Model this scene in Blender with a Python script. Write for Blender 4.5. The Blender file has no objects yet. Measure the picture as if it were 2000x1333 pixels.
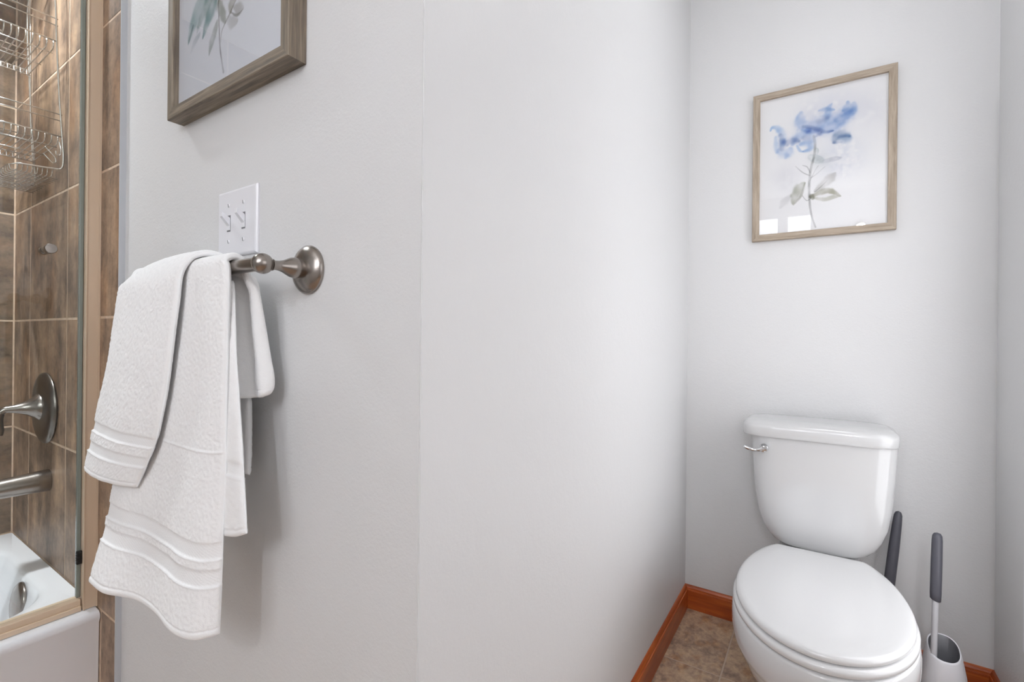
import bpy, bmesh, math, random
import numpy as np
from mathutils import Vector, Matrix
random.seed(7); np.random.seed(7)
D = bpy.data; SC = bpy.context.scene; COL = SC.collection
R = math.radians

# ------------------------------------------------------------------ camera
cam_d = D.cameras.new('camera'); cam = D.objects.new('camera', cam_d); COL.objects.link(cam)
cam_d.sensor_width = 36.0; cam_d.lens = 925/2000*36.0; cam_d.shift_y = -7.5/2000
cam_d.clip_start = 0.02
cam.matrix_world = (Matrix.Translation((0, 0, 1.05)) @ Matrix.Rotation(R(33), 4, 'Z')
                    @ Matrix.Rotation(R(90), 4, 'X') @ Matrix.Rotation(R(0.57), 4, 'Z'))
SC.camera = cam
# ------------------------------------------------------------------ world, exposure
w = D.worlds.new('world'); SC.world = w; w.use_nodes = True
w.node_tree.nodes['Background'].inputs[0].default_value = (.9, .95, 1, 1)
w.node_tree.nodes['Background'].inputs[1].default_value = 0.3
SC.view_settings.view_transform = 'Standard'; SC.view_settings.look = 'None'
SC.view_settings.gamma = 1.0; SC.view_settings.use_curve_mapping = False
SC.view_settings.exposure = 0.06
CEIL_FILL = 10.5       # added ceiling dome, brightens the alcove walls
VANITY = 470          # each vanity shade
SHOWER_FILL = 720    # downlight added out of view to lift tub and tiles
HALL_FILL = 0.5       # unseen opal panel added as soft fill over the open floor
ALCOVE_FILL = 2.55    # glowing panes added in the alcove's right wall to light it
SIDE_FILL = 1.3      # glowing panes added far right to light the middle wall
WINDOW = 6.0           # frosted window behind the camera

# ------------------------------------------------------------------ materials
def lin(c):
    return tuple(((v/255)/12.92 if v/255 <= .04045 else ((v/255+.055)/1.055)**2.4) for v in c)


def mat(name, rgb, rough=.5, metal=0., spec=.5, coat=0., sheen=0., emit=None, es=0.):
    m = D.materials.new(name); m.use_nodes = True
    b = m.node_tree.nodes['Principled BSDF']
    b.inputs['Base Color'].default_value = (*lin(rgb), 1)
    b.inputs['Roughness'].default_value = rough; b.inputs['Metallic'].default_value = metal
    b.inputs['Specular IOR Level'].default_value = spec
    b.inputs['Coat Weight'].default_value = coat
    b.inputs['Sheen Weight'].default_value = sheen
    if emit:
        b.inputs['Emission Color'].default_value = (*lin(emit), 1); b.inputs['Emission Strength'].default_value = es
    return m


class N:
    def __init__(s, m):
        s.t = m.node_tree; s.b = s.t.nodes['Principled BSDF']

    def n(s, kind, **kw):
        x = s.t.nodes.new(kind)
        for k, v in kw.items():
            if k in x.inputs: x.inputs[k].default_value = v
            else: setattr(x, k, v)
        return x

    def l(s, a, b): s.t.links.new(a, b)

    def coords(s, scale, rnd=True, kind='Object'):
        tc = s.n('ShaderNodeTexCoord'); mp = s.n('ShaderNodeMapping'); mp.inputs['Scale'].default_value = scale
        if rnd:
            oi = s.n('ShaderNodeObjectInfo'); mu = s.n('ShaderNodeMath', operation='MULTIPLY'); mu.inputs[1].default_value = 37.
            s.l(oi.outputs['Random'], mu.inputs[0]); cb = s.n('ShaderNodeCombineXYZ')
            for i in range(3): s.l(mu.outputs[0], cb.inputs[i])
            s.l(cb.outputs[0], mp.inputs['Location'])
        s.l(tc.outputs[kind], mp.inputs[0]); return mp.outputs[0]

    def noise(s, vec, scale, detail=4., rough=.55, dist=0.):
        x = s.n('ShaderNodeTexNoise'); x.inputs['Scale'].default_value = scale
        x.inputs['Detail'].default_value = detail; x.inputs['Roughness'].default_value = rough
        x.inputs['Distortion'].default_value = dist; s.l(vec, x.inputs['Vector']); return x.outputs['Fac']

    def ramp(s, fac, stops):
        r = s.n('ShaderNodeValToRGB'); e = r.color_ramp.elements
        while len(e) < len(stops): e.new(.5)
        for k, (p, c) in enumerate(stops):
            e[k].position = p; e[k].color = (*lin(c), 1)
        s.l(fac, r.inputs[0]); return r.outputs[0]

    def mix(s, fac, a, b, mode='MIX'):
        x = s.n('ShaderNodeMix', data_type='RGBA', blend_type=mode)
        if isinstance(fac, float): x.inputs[0].default_value = fac
        else: s.l(fac, x.inputs[0])
        for i, v in ((6, a), (7, b)):
            if isinstance(v, tuple): x.inputs[i].default_value = (*lin(v), 1)
            else: s.l(v, x.inputs[i])
        return x.outputs[2]

    def bump(s, h, strength, dist=.001):
        x = s.n('ShaderNodeBump'); x.inputs['Strength'].default_value = strength; x.inputs['Distance'].default_value = dist
        s.l(h, x.inputs['Height']); s.l(x.outputs[0], s.b.inputs['Normal'])


def wall_mat():
    m = mat('painted_drywall', (223, 223, 223), .42, spec=.35); k = N(m)
    v = k.coords((1, 1, 1), False)
    n1 = k.noise(v, 210, 3, .6); n2 = k.noise(v, 60, 3, .5)
    s = k.n('ShaderNodeMath', operation='ADD'); k.l(n1, s.inputs[0]); k.l(n2, s.inputs[1])
    k.bump(s.outputs[0], .30, .0016); return m


def tile_mat(name, stops, stretch, sc2=9.):
    m = mat(name, (120, 98, 80), .45, spec=.4); k = N(m)
    v = k.coords(stretch); v2 = k.coords((1, 1, 1))
    a = k.noise(v, 7, 9, .68, .35); b = k.noise(v2, sc2, 8, .66, .3); c = k.noise(v2, 70, 5, .7)
    s = k.n('ShaderNodeMath', operation='MULTIPLY_ADD'); s.inputs[1].default_value = .42
    k.l(a, s.inputs[0]); t = k.n('ShaderNodeMath', operation='MULTIPLY_ADD'); t.inputs[1].default_value = .42
    k.l(b, t.inputs[0]); u = k.n('ShaderNodeMath', operation='MULTIPLY'); u.inputs[1].default_value = .16
    k.l(c, u.inputs[0]); k.l(u.outputs[0], t.inputs[2]); k.l(t.outputs[0], s.inputs[2])
    col = k.ramp(s.outputs[0], stops)
    rust = k.ramp(k.noise(v, 3.1, 5, .6), [(.50, (255, 255, 255)), (.68, (246, 224, 202))])
    k.l(k.mix(.9, col, rust, 'MULTIPLY'), k.b.inputs['Base Color'])
    k.bump(s.outputs[0], .35, .002); return m


def wood_mat(name, stretch, stops, rough=.6, sc=9, bump=.3):
    m = mat(name, (120, 110, 98), rough); k = N(m)
    v = k.coords(stretch)
    a = k.noise(v, sc, 8, .6, .4)
    k.l(k.ramp(a, stops), k.b.inputs['Base Color']); k.bump(a, bump, .001); return m


M = {}
M['wall'] = wall_mat()
M['ceiling'] = mat('ceiling_paint', (240, 240, 238), .8)
M['grout'] = mat('beige_grout', (196, 172, 148), .85)
k = N(M['grout']); k.l(k.ramp(k.noise(k.coords((1, 1, 1)), 40, 4), [(.3, (196, 170, 146)), (.7, (222, 200, 176))]), k.b.inputs['Base Color'])
M['grout_floor'] = mat('floor_grout', (200, 180, 162), .85)
ST = [(.36, (78, 66, 58)), (.44, (112, 93, 78)), (.50, (142, 118, 98)), (.56, (164, 137, 112)), (.65, (196, 164, 134))]
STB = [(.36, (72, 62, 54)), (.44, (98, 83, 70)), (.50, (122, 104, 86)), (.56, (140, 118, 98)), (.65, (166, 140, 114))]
M['tile_v'] = tile_mat('slate_tile_upright_grain', ST, (2.6, 2.6, .75))
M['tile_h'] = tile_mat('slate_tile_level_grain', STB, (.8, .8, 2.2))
M['tile_floor'] = tile_mat('floor_tile', [(.38, (126, 106, 94)), (.45, (158, 134, 116)), (.50, (180, 152, 128)), (.56, (200, 172, 142)), (.64, (222, 196, 164))], (6, 4.5, 4.5), 11.)
M['base_v'] = wood_mat('cherry_stained_wood', (14, 1.2, 14), [(.25, (132, 54, 20)), (.5, (172, 80, 30)), (.75, (200, 108, 50))], .28, 4, .08)
M['base_h'] = wood_mat('cherry_stained_wood_across', (1.2, 14, 14), [(.25, (132, 54, 20)), (.5, (172, 80, 30)), (.75, (200, 108, 50))], .28, 4, .08)
GS = [(.28, (86, 76, 66)), (.45, (116, 104, 90)), (.58, (136, 123, 106)), (.74, (158, 146, 128))]
GL = [(.28, (140, 126, 110)), (.45, (164, 149, 131)), (.58, (178, 163, 145)), (.74, (196, 183, 166))]
M['grey_wood_h'] = wood_mat('grey_oak_level', (1.3, 26, 26), GS, .55, 6, .5)
M['grey_wood_v'] = wood_mat('grey_oak_upright', (26, 26, 1.3), GS, .55, 6, .5)
M['pale_wood_h'] = wood_mat('pale_oak_level', (1.6, 22, 22), GL, .55, 6, .3)
M['pale_wood_v'] = wood_mat('pale_oak_upright', (22, 22, 1.6), GL, .55, 6, .3)
M['nickel'] = mat('brushed_nickel', (158, 151, 145), .26, 1.)
k = N(M['nickel']); k.bump(k.noise(k.coords((1, 60, 60)), 8, 3), .06, .0004)
M['dark_nickel'] = mat('shaded_nickel', (126, 120, 114), .28, 1.)
M['chrome'] = mat('chrome', (225, 226, 228), .08, 1.)
M['champagne'] = mat('champagne_aluminium', (228, 206, 180), .36, .2)
M['wire'] = mat('steel_wire', (214, 210, 204), .25, .75)
M['porcelain'] = mat('white_porcelain', (208, 208, 208), .10, spec=.5, coat=.3)
M['seat'] = mat('white_enamelled_seat', (218, 218, 218), .16, coat=.2)
M['acrylic'] = mat('white_acrylic', (240, 241, 244), .2)
M['plastic'] = mat('white_plastic', (234, 234, 238), .3)
M['white_plastic2'] = mat('white_brush_holder', (226, 226, 230), .35)
M['grey_plastic'] = mat('grey_rubber_grip', (84, 84, 92), .42)
M['liner'] = mat('grey_plastic_liner', (120, 120, 124), .45)
M['pale_plastic'] = mat('pale_grey_rod', (200, 200, 204), .3)
M['black'] = mat('black_rubber', (20, 20, 20), .5)
M['dark'] = mat('screw_slot', (70, 70, 74), .4, .6)
M['edge_trim'] = mat('aluminium_tile_edge', (198, 201, 205), .4, .2)
M['seal'] = mat('greenish_vinyl_seal', (126, 134, 128), .25, coat=.3)
M['bristle'] = mat('white_bristle', (228, 228, 230), .8)
M['lamp'] = mat('opal_ceiling_fill', (255, 250, 244), .4, emit=(248, 250, 255), es=CEIL_FILL)
M['globe'] = mat('opal_globe', (255, 252, 248), .4, emit=(246, 248, 255), es=VANITY)
M['globe_low'] = mat('opal_globe_low', (255, 252, 248), .4, emit=(246, 248, 255), es=VANITY*.22)
M['shower_fill'] = mat('opal_shower_fill', (255, 252, 248), .4, emit=(246, 249, 255), es=SHOWER_FILL)
M['daylight'] = mat('frosted_daylight_pane', (255, 255, 255), .4, emit=(247, 250, 255), es=WINDOW)
M['side_fill'] = mat('side_fill_pane', (255, 255, 255), .4, emit=(250, 251, 255), es=SIDE_FILL)
M['alcove_fill'] = mat('alcove_fill_pane', (255, 255, 255), .4, emit=(250, 251, 255), es=ALCOVE_FILL)
M['panel_fill'] = mat('opal_fill_panel', (255, 252, 248), .4, emit=(246, 250, 255), es=HALL_FILL)


def glass_mat(name, tint, ior=1.45):
    m = D.materials.new(name); m.use_nodes = True; t = m.node_tree; t.nodes.clear()
    o = t.nodes.new('ShaderNodeOutputMaterial'); mx = t.nodes.new('ShaderNodeMixShader')
    tr = t.nodes.new('ShaderNodeBsdfTransparent'); tr.inputs[0].default_value = (*tint, 1)
    g = t.nodes.new('ShaderNodeBsdfGlossy'); g.inputs['Roughness'].default_value = 0.0
    ge = t.nodes.new('ShaderNodeNewGeometry'); dt = t.nodes.new('ShaderNodeVectorMath'); dt.operation = 'DOT_PRODUCT'
    t.links.new(ge.outputs['Normal'], dt.inputs[0]); t.links.new(ge.outputs['Incoming'], dt.inputs[1])
    def mt(op, a, b_=None, c_=None):
        x = t.nodes.new('ShaderNodeMath'); x.operation = op
        for i, v in enumerate((a, b_, c_)):
            if v is None: continue
            if isinstance(v, float): x.inputs[i].default_value = v
            else: t.links.new(v, x.inputs[i])
        return x.outputs[0]
    # Schlick reflectance of the pane, the same from both sides
    f = mt('MULTIPLY_ADD', mt('POWER', mt('SUBTRACT', 1., mt('ABSOLUTE', dt.outputs['Value'])), 5.), .965, .035)
    t.links.new(f, mx.inputs[0]); t.links.new(tr.outputs[0], mx.inputs[1]); t.links.new(g.outputs[0], mx.inputs[2])
    t.links.new(mx.outputs[0], o.inputs[0]); return m


M['glass'] = glass_mat('clear_shower_glass', (.955, .975, .965))
M['picture_glass'] = glass_mat('picture_glass', (.985, .985, .985))


def towel_mat():
    m = mat('white_terry', (250, 250, 250), .95, spec=.1, sheen=.3); k = N(m)
    v = k.coords((1, 1, 1), False)
    vo = k.n('ShaderNodeTexVoronoi'); vo.inputs['Scale'].default_value = 900; k.l(v, vo.inputs['Vector'])
    n = k.noise(v, 420, 3, .7)
    s = k.n('ShaderNodeMath', operation='ADD'); k.l(vo.outputs['Distance'], s.inputs[0]); k.l(n, s.inputs[1])
    k.bump(s.outputs[0], .30, .0010); return m


M['towel'] = towel_mat()


# ------------------------------------------------------------------ builders
def finish(o, m, parent=None, smooth=False):
    COL.objects.link(o)
    for x in (m if isinstance(m, (list, tuple)) else [m]):
        if x and x.name not in [q.name for q in o.data.materials if q]: o.data.materials.append(x)
    if smooth:
        for p in o.data.polygons: p.use_smooth = True
    if parent: o.parent = parent
    return o


def obj(name, bm, m, parent=None, smooth=True, loc=None, auto=None):
    me = D.meshes.new(name)
    bmesh.ops.recalc_face_normals(bm, faces=bm.faces)
    if auto:
        for e in bm.edges:
            if len(e.link_faces) == 2 and e.calc_face_angle(0) > R(auto): e.smooth = False
    bm.to_mesh(me); bm.free()
    o = D.objects.new(name, me); finish(o, m, parent, smooth)
    if loc: o.location = loc
    return o


def root(name, label, cat, loc=(0, 0, 0), group=None):
    o = D.objects.new(name, None); COL.objects.link(o); o.location = loc; o.empty_display_size = .05
    o['label'] = label; o['category'] = cat
    if group: o['group'] = group
    return o


def tag(o, label, cat, group=None):
    o['label'] = label; o['category'] = cat
    if group: o['group'] = group
    return o


def box(bm, x0, x1, y0, y1, z0, z1, bev=0., seg=2):
    b = bmesh.new()
    v = [b.verts.new(p) for p in ((x0, y0, z0), (x1, y0, z0), (x1, y1, z0), (x0, y1, z0), (x0, y0, z1), (x1, y0, z1), (x1, y1, z1), (x0, y1, z1))]
    for f in ((0, 3, 2, 1), (4, 5, 6, 7), (0, 1, 5, 4), (1, 2, 6, 5), (2, 3, 7, 6), (3, 0, 4, 7)): b.faces.new([v[i] for i in f])
    if bev: bmesh.ops.bevel(b, geom=b.edges[:], offset=bev, segments=seg, affect='EDGES', profile=.6)
    join(bm, b); return bm


def join(bm, b):
    mp = {}
    for v in b.verts: mp[v] = bm.verts.new(v.co)
    for f in b.faces:
        try: bm.faces.new([mp[v] for v in f.verts])
        except ValueError: pass
    b.free()


def loft(rings, cap0=True, cap1=True, bm=None, closed=True):
    bm = bm or bmesh.new(); vs = [[bm.verts.new(p) for p in r] for r in rings]; n = len(vs[0])
    for a, b in zip(vs, vs[1:]):
        for i in range(n if closed else n-1):
            j = (i+1) % n; bm.faces.new((a[i], a[j], b[j], b[i]))
    if cap0: bm.faces.new(vs[0][::-1])
    if cap1: bm.faces.new(vs[-1])
    return bm


def tube(bm, pts, r, n=10, caps=True):
    pts = [Vector(p) for p in pts]; rs = r if isinstance(r, (list, tuple)) else [r]*len(pts)
    rings = []; up = None
    for i, p in enumerate(pts):
        d = (pts[min(i+1, len(pts)-1)]-pts[max(i-1, 0)]).normalized()
        if up is None:
            up = Vector((0, 0, 1)) if abs(d.z) < .9 else Vector((1, 0, 0))
        a = up-d*up.dot(d)
        if a.length < 1e-4: a = Vector((0, 1, 0))-d*d.y
        a.normalize(); up = a; b = d.cross(a)
        rings.append([p+(a*math.cos(t)+b*math.sin(t))*rs[i] for t in (2*math.pi*j/n for j in range(n))])
    return loft(rings, caps, caps, bm)


def smoothpath(pts, k=6):
    P = [Vector(p) for p in pts]; out = []
    for i in range(len(P)-1):
        p0, p1, p2, p3 = P[max(i-1, 0)], P[i], P[i+1], P[min(i+2, len(P)-1)]
        for j in range(k):
            t = j/k
            out.append(.5*((2*p1)+(-p0+p2)*t+(2*p0-5*p1+4*p2-p3)*t*t+(-p0+3*p1-3*p2+p3)*t**3))
    out.append(P[-1]); return out


def fillet(pts, r, k=5):
    P = [Vector(p) for p in pts]; out = [P[0]]
    for a, b, c in zip(P, P[1:], P[2:]):
        q = min(r, (a-b).length*.49, (c-b).length*.49)
        s = b+(a-b).normalized()*q; e = b+(c-b).normalized()*q
        for j in range(k+1):
            t = j/k; out.append(s.lerp(b, t).lerp(b.lerp(e, t), t))
    out.append(P[-1]); return out


def lathe(bm, prof, origin, axis, n=40, scale_z=1.):
    """prof = (distance along axis, radius)"""
    ax = Vector(axis).normalized(); up = Vector((0, 0, 1)) if abs(ax.z) < .9 else Vector((1, 0, 0))
    a = (up-ax*up.dot(ax)).normalized(); b = ax.cross(a); o = Vector(origin)
    return loft([[o+ax*h+(a*math.cos(t)*scale_z+b*math.sin(t))*max(r, 1e-5) for t in (2*math.pi*j/n for j in range(n))] for h, r in prof], True, True, bm)


def sring(cx, cy, z, hx, hy, n=4., cnt=64):
    out = []
    for i in range(cnt):
        t = 2*math.pi*i/cnt; c, s = math.cos(t), math.sin(t)
        out.append((cx+hx*math.copysign(abs(c)**(2/n), c), cy+hy*math.copysign(abs(s)**(2/n), s), z))
    return out


def struct(name, bm, m, parent=None, smooth=False, bead=False):
    o = obj(name, bm, m, parent, smooth)
    o['kind'] = 'structure'; return o


# ------------------------------------------------------------------ the room
YA, YC, XB, XD, ZC = .4527, 1.9396, -.4355, .4370, 2.44
XS, YT = -1.4200, .4407          # where the tile ends, tile face
XT = -2.3600                     # tile face behind the tub
YF = -1.45                       # wall behind the camera
b = bmesh.new(); box(b, -2.6, 1.9, YF-.15, YC+.15, -.12, -.0012)
floor = struct('floor', b, M['grout_floor'])
struct('ceiling', box(bmesh.new(), -2.6, 1.9, YF-.15, YC+.15, ZC, ZC+.1), M['ceiling'])
# towel wall and its return are one L of drywall: the outside corner has a rounded bead
b = bmesh.new(); box(b, XS+.001, XB, YA, YA+.11, -.004, ZC)
for e in [e for e in b.edges if all(abs(v.co.x-XB) < 1e-5 and abs(v.co.y-YA) < 1e-5 for v in e.verts)]:
    bmesh.ops.bevel(b, geom=[e], offset=.0018, segments=3, affect='EDGES')
struct('wall_left', b, M['wall'])
struct('wall_middle', box(bmesh.new(), XB-.11, XB, YA+.11, YC+.1, -.004, ZC), M['wall'])
struct('wall_back', box(bmesh.new(), XB, XD, YC, YC+.1, -.004, ZC), M['wall'])
YD, XE = .95, 1.75               # where the alcove's right wall ends, far side of the room
struct('wall_right', box(bmesh.new(), XD, XD+.11, YD, YC+.1, -.004, ZC), M['wall'])
struct('wall_return', box(bmesh.new(), XD+.11, XE, YD, YD+.11, -.004, ZC), M['wall'])
struct('wall_far_right', box(bmesh.new(), XE, XE+.1, YF-.1, YD+.11, -.004, ZC), M['wall'])
struct('wall_front', box(bmesh.new(), -2.5, XE, YF-.1, YF, -.004, ZC), M['wall'])
struct('wall_tub_end', box(bmesh.new(), -2.36, -1.50, -1.19, -1.09, -.004, ZC), M['wall'])
struct('wall_side', box(bmesh.new(), -1.60, -1.50, YF, -1.19, -.004, ZC), M['wall'])
ws = struct('wall_shower', box(bmesh.new(), -2.5, XS, YT+.0007, YA+.11, -.004, ZC), M['grout'])
wt = struct('wall_tub_side', box(bmesh.new(), -2.48, XT-.0007, -1.09, YT+.0007, -.004, ZC), M['grout'])
struct('trim_1', box(bmesh.new(), XS, XS+.0022, YT-.0008, YA+.002, 0, ZC, .0004, 1), M['edge_trim'])

# ---- wall tiles, 37 cm square
G = .0062; TP = .37
_tile = {}


def tile_mesh(w, h, axis):
    key = (round(w, 4), round(h, 4), axis)
    if key not in _tile:
        bm = bmesh.new(); t = .012; c = .0006
        def ring(q, d):
            if axis == 'y': return [(-w/2+q, d, -h/2+q), (w/2-q, d, -h/2+q), (w/2-q, d, h/2-q), (-w/2+q, d, h/2-q)]
            if axis == 'x': return [(-d, -w/2+q, -h/2+q), (-d, w/2-q, -h/2+q), (-d, w/2-q, h/2-q), (-d, -w/2+q, h/2-q)]
            return [(-w/2+q, -h/2+q, -d), (w/2-q, -h/2+q, -d), (w/2-q, h/2-q, -d), (-w/2+q, h/2-q, -d)]
        loft([ring(0, t), ring(0, c), ring(c, 0)], True, True, bm)
        bmesh.ops.recalc_face_normals(bm, faces=bm.faces)
        me = D.meshes.new('tile'); bm.to_mesh(me); bm.free(); _tile[key] = me
    return _tile[key]


def put_tile(parent, w, h, axis, loc, m):
    me = tile_mesh(w, h, axis)
    if not me.materials: me.materials.append(m)
    o = D.objects.new('tile', me); COL.objects.link(o); o.location = loc; o.parent = parent


zs = [-.02, .3514, .7214, 1.0900, 1.4600, 1.8300, 2.2000, ZC]
xs = [XT, -2.1700, -1.8000, XS+.002]
for i in range(len(zs)-1):
    for j in range(3):
        x0, x1 = xs[j]+G/2, xs[j+1]-G/2
        if i == 0:
            if j < 2: continue
            x0 = -1.5105
        z0, z1 = max(zs[i], 0)+G/2, zs[i+1]-G/2
        put_tile(ws, x1-x0, z1-z0, 'y', ((x0+x1)/2, YT, (z0+z1)/2), M['tile_v'])
ys = [YT-.0005, .09, -.28, -.65, -1.02, -1.09]
for i in range(1, len(zs)-1):
    for j in range(5):
        y1, y0 = ys[j]-G/2, ys[j+1]+G/2
        z0, z1 = zs[i]+G/2, zs[i+1]-G/2
        put_tile(wt, y1-y0, z1-z0, 'x', (XT, (y0+y1)/2, (z0+z1)/2), M['tile_h'])
# ---- floor tiles
GF = .0048
fx = [-1.51, -1.36, -.99, -.62, -.25, .12, .49, .86, 1.23, 1.60, XE]
fy = [YF, -1.366, -.996, -.626, -.256, .114, .484, .854, 1.224, 1.594, YC]
for i in range(len(fx)-1):
    for j in range(len(fy)-1):
        if fx[i+1] <= -.62 and fy[j] > .4: continue
        if fx[i+1] <= -.24 and fy[j] > .45 and fx[i] < -.7: continue
        x0, x1, y0, y1 = fx[i]+GF/2, fx[i+1]-GF/2, fy[j]+GF/2, fy[j+1]-GF/2
        if x0 > XD-.1 and fy[j] > YD-.1: continue
        if fy[j] > YD-.1: x1 = min(x1, XD)
        if fx[i] < -.43 and fy[j] > .4: x0 = XB+.002
        if x0 >= x1-.02: continue
        if fx[i] < -.6 and fy[j] < YA < fy[j+1] and fx[i+1] < XB: y1 = YA
        put_tile(floor, x1-x0, y1-y0, 'z', ((x0+x1)/2, (y0+y1)/2, 0), M['tile_floor'])

# ---- baseboards: flat board, bevel and narrow top bead
PROF = [(0, 0), (.0130, 0), (.0130, .070), (.0120, .0735), (.0095, .0745), (.0088, .079), (.0062, .084), (.0030, .088), (0, .088)]


def baseboard(name, p0, p1, nrm, m, e0=0, e1=0):
    """e0/e1: mitre offset per unit depth at either end"""
    p0, p1, nrm = Vector(p0), Vector(p1), Vector(nrm); d = (p1-p0).normalized()
    r0 = [p0+nrm*a+d*(e0*a)+Vector((0, 0, h)) for a, h in PROF]; r1 = [p1+nrm*a-d*(e1*a)+Vector((0, 0, h)) for a, h in PROF]
    o = struct(name, loft([r0, r1]), m); return o


baseboard('baseboard_middle', (XB, YA+.0, 0), (XB, YC, 0), (1, 0, 0), M['base_v'], -1, 1)
baseboard('baseboard_back', (XB, YC, 0), (XD, YC, 0), (0, -1, 0), M['base_h'], 1, 1)
baseboard('baseboard_right', (XD, YC, 0), (XD, YD, 0), (-1, 0, 0), M['base_v'], 1, 0)
baseboard('baseboard_left', (XS+.003, YA, 0), (XB, YA, 0), (0, -1, 0), M['base_h'], 0, -1)

# ------------------------------------------------------------------ unseen lamps and windows, some added purely for light
t = root('ceiling_fill_light', 'round opal flush ceiling light added out of view to brighten the toilet alcove', 'lamp', (.06, 1.26, ZC))
obj('base', lathe(bmesh.new(), [(0, .15), (.018, .152), (.02, .144)], (0, 0, 0), (0, 0, -1)), M['nickel'], t, auto=40)
obj('diffuser', lathe(bmesh.new(), [(.0201, .138), (.035, .136), (.052, .115), (.062, .070), (.066, .0)], (0, 0, 0), (0, 0, -1)), M['lamp'], t)
t = root('wall_sconce', 'upright wall sconce with two small opal globes on the wall behind the camera', 'lamp', (.30, YF, 1.885))
obj('back_plate', box(bmesh.new(), -.035, .035, 0.0005, .02, -.24, .24, .006), M['nickel'], t, False)
for z, key in ((.17, 'globe'), (-.17, 'globe_low')):
    obj('arm', tube(bmesh.new(), [(0, .018, z), (0, .080, z)], .008), M['nickel'], t)
    obj('globe', lathe(bmesh.new(), [(-.036*math.cos(v), .036*math.sin(v)) for v in [R(q) for q in range(10, 171, 10)]], (0, .112, z), (0, 0, 1), 32), M[key], t)
t = root('shower_fill_light', 'white can downlight added out of view to brighten the tub and tiles', 'lamp', (-1.93, .13, ZC))
obj('can', loft([[(r_*math.cos(a), r_*math.sin(a), -h) for a in (2*math.pi*j/48 for j in range(48))] for h, r_ in ((0, .080), (.115, .080), (.118, .077), (.115, .072), (.03, .070))], False, True), M['plastic'], t, auto=40)
obj('diffuser', lathe(bmesh.new(), [(.0305, .066), (.034, .066)], (0, 0, 0), (0, 0, -1)), M['shower_fill'], t, auto=40)
t = root('panel_fill_light', 'square opal ceiling panel added out of view as fill over the open floor', 'lamp', (-.75, -.65, ZC))
obj('frame', box(bmesh.new(), -.32, .32, -.32, .32, -.022, 0, .004), M['plastic'], t, False)
obj('diffuser', box(bmesh.new(), -.29, .29, -.29, .29, -.026, -.0225), M['panel_fill'], t, False)
# frosted two-pane window in the wall behind the camera
b = bmesh.new()
for x0, x1, z0, z1 in ((-.58, -.54, 1.25, 2.28), (-.08, -.04, 1.25, 2.28), (-.54, -.08, 2.235, 2.28), (-.54, -.08, 1.25, 1.295), (-.352, -.266, 1.295, 2.235)): box(b, x0, x1, YF+.0005, YF+.03, z0, z1, .003)
wn = struct('window_1', b, M['plastic'])
for x0, x1 in ((-.54, -.352), (-.266, -.08)):
    p_ = obj('pane', box(bmesh.new(), x0, x1, YF+.001, YF+.01, 1.295, 2.235), M['daylight'], wn, False)

b = bmesh.new()
for y0, y1, z0, z1 in ((-.75, -.70, .85, 2.1), (.60, .65, .85, 2.1), (-.70, .60, 2.05, 2.1), (-.70, .60, .85, .90), (-.075, -.025, .90, 2.05)): box(b, XE-.03, XE-.0005, y0, y1, z0, z1, .003)
wn = struct('fill_window_side', b, M['plastic'])  # unseen window added as a soft source facing the middle wall
for y0, y1 in ((-.70, -.075), (-.025, .60)):
    obj('pane', box(bmesh.new(), XE-.01, XE-.001, y0, y1, .90, 2.05), M['side_fill'], wn, False)

b = bmesh.new(); X1 = XD-.0005
for y0, y1, z0, z1 in ((1.06, 1.10, .30, 1.8), (1.60, 1.64, .30, 1.8), (1.10, 1.60, 1.76, 1.8), (1.10, 1.60, .30, .34), (1.10, 1.60, 1.06, 1.10)): box(b, X1-.018, X1, y0, y1, z0, z1, .003)
wn = struct('fill_window_alcove', b, M['plastic'])  # added window out of view, reaching low to brighten the alcove
for z0, z1 in ((.34, 1.06), (1.10, 1.76)):
    obj('pane', box(bmesh.new(), X1-.008, X1, 1.10, 1.60, z0, z1), M['alcove_fill'], wn, False)

# ------------------------------------------------------------------ bathtub
tub = root('bathtub', 'white alcove bathtub behind the glass shower door', 'bathtub', (0, 0, 0))
TX0, TX1, TY0, TY1, TZ = XT+.001, -1.5145, -1.088, YT-.001, .3540
cx, cy = (TX0+TX1)/2, (TY0+TY1)/2; hx, hy = (TX1-TX0)/2, (TY1-TY0)/2
bcx, bcy, bhx, bhy = -1.945, cy-.0, .300, .705


def rr(cx, cy, z, hx, hy, r, cnt=24):
    out = []
    for qx, qy, a0 in ((1, -1, -90), (1, 1, 0), (-1, 1, 90), (-1, -1, 180)):
        for i in range(cnt):
            a = R(a0+90*i/(cnt-1)); out.append((cx+qx*(hx-r)+r*math.cos(a), cy+qy*(hy-r)+r*math.sin(a), z))
    return out


rings = [rr(cx, cy, 0, hx-.012, hy, .001), rr(cx, cy, TZ-.034, hx-.006, hy, .001), rr(cx, cy, TZ-.022, hx, hy, .001), rr(cx, cy, TZ-.012, hx, hy, .001), rr(cx, cy, TZ-.004, hx-.004, hy-.001, .002),
         rr(cx, cy, TZ, hx-.014, hy-.003, .004), rr(bcx, bcy, TZ+.000, bhx+.035, bhy+.02, .16), rr(bcx, bcy, TZ-.001, bhx+.012, bhy+.008, .15), rr(bcx, bcy, TZ-.008, bhx, bhy, .14),
         rr(bcx, bcy, TZ-.03, bhx-.008, bhy-.006, .13), rr(bcx, bcy-.01, .22, bhx-.03, bhy-.028, .12), rr(bcx, bcy-.02, .12, bhx-.05, bhy-.06, .11), rr(bcx, bcy-.02, .085, bhx-.075, bhy-.09, .10), rr(bcx, bcy-.02, .07, bhx-.11, bhy-.13, .09)]
obj('tub_shell', loft(rings), M['acrylic'], tub, auto=50)
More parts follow.
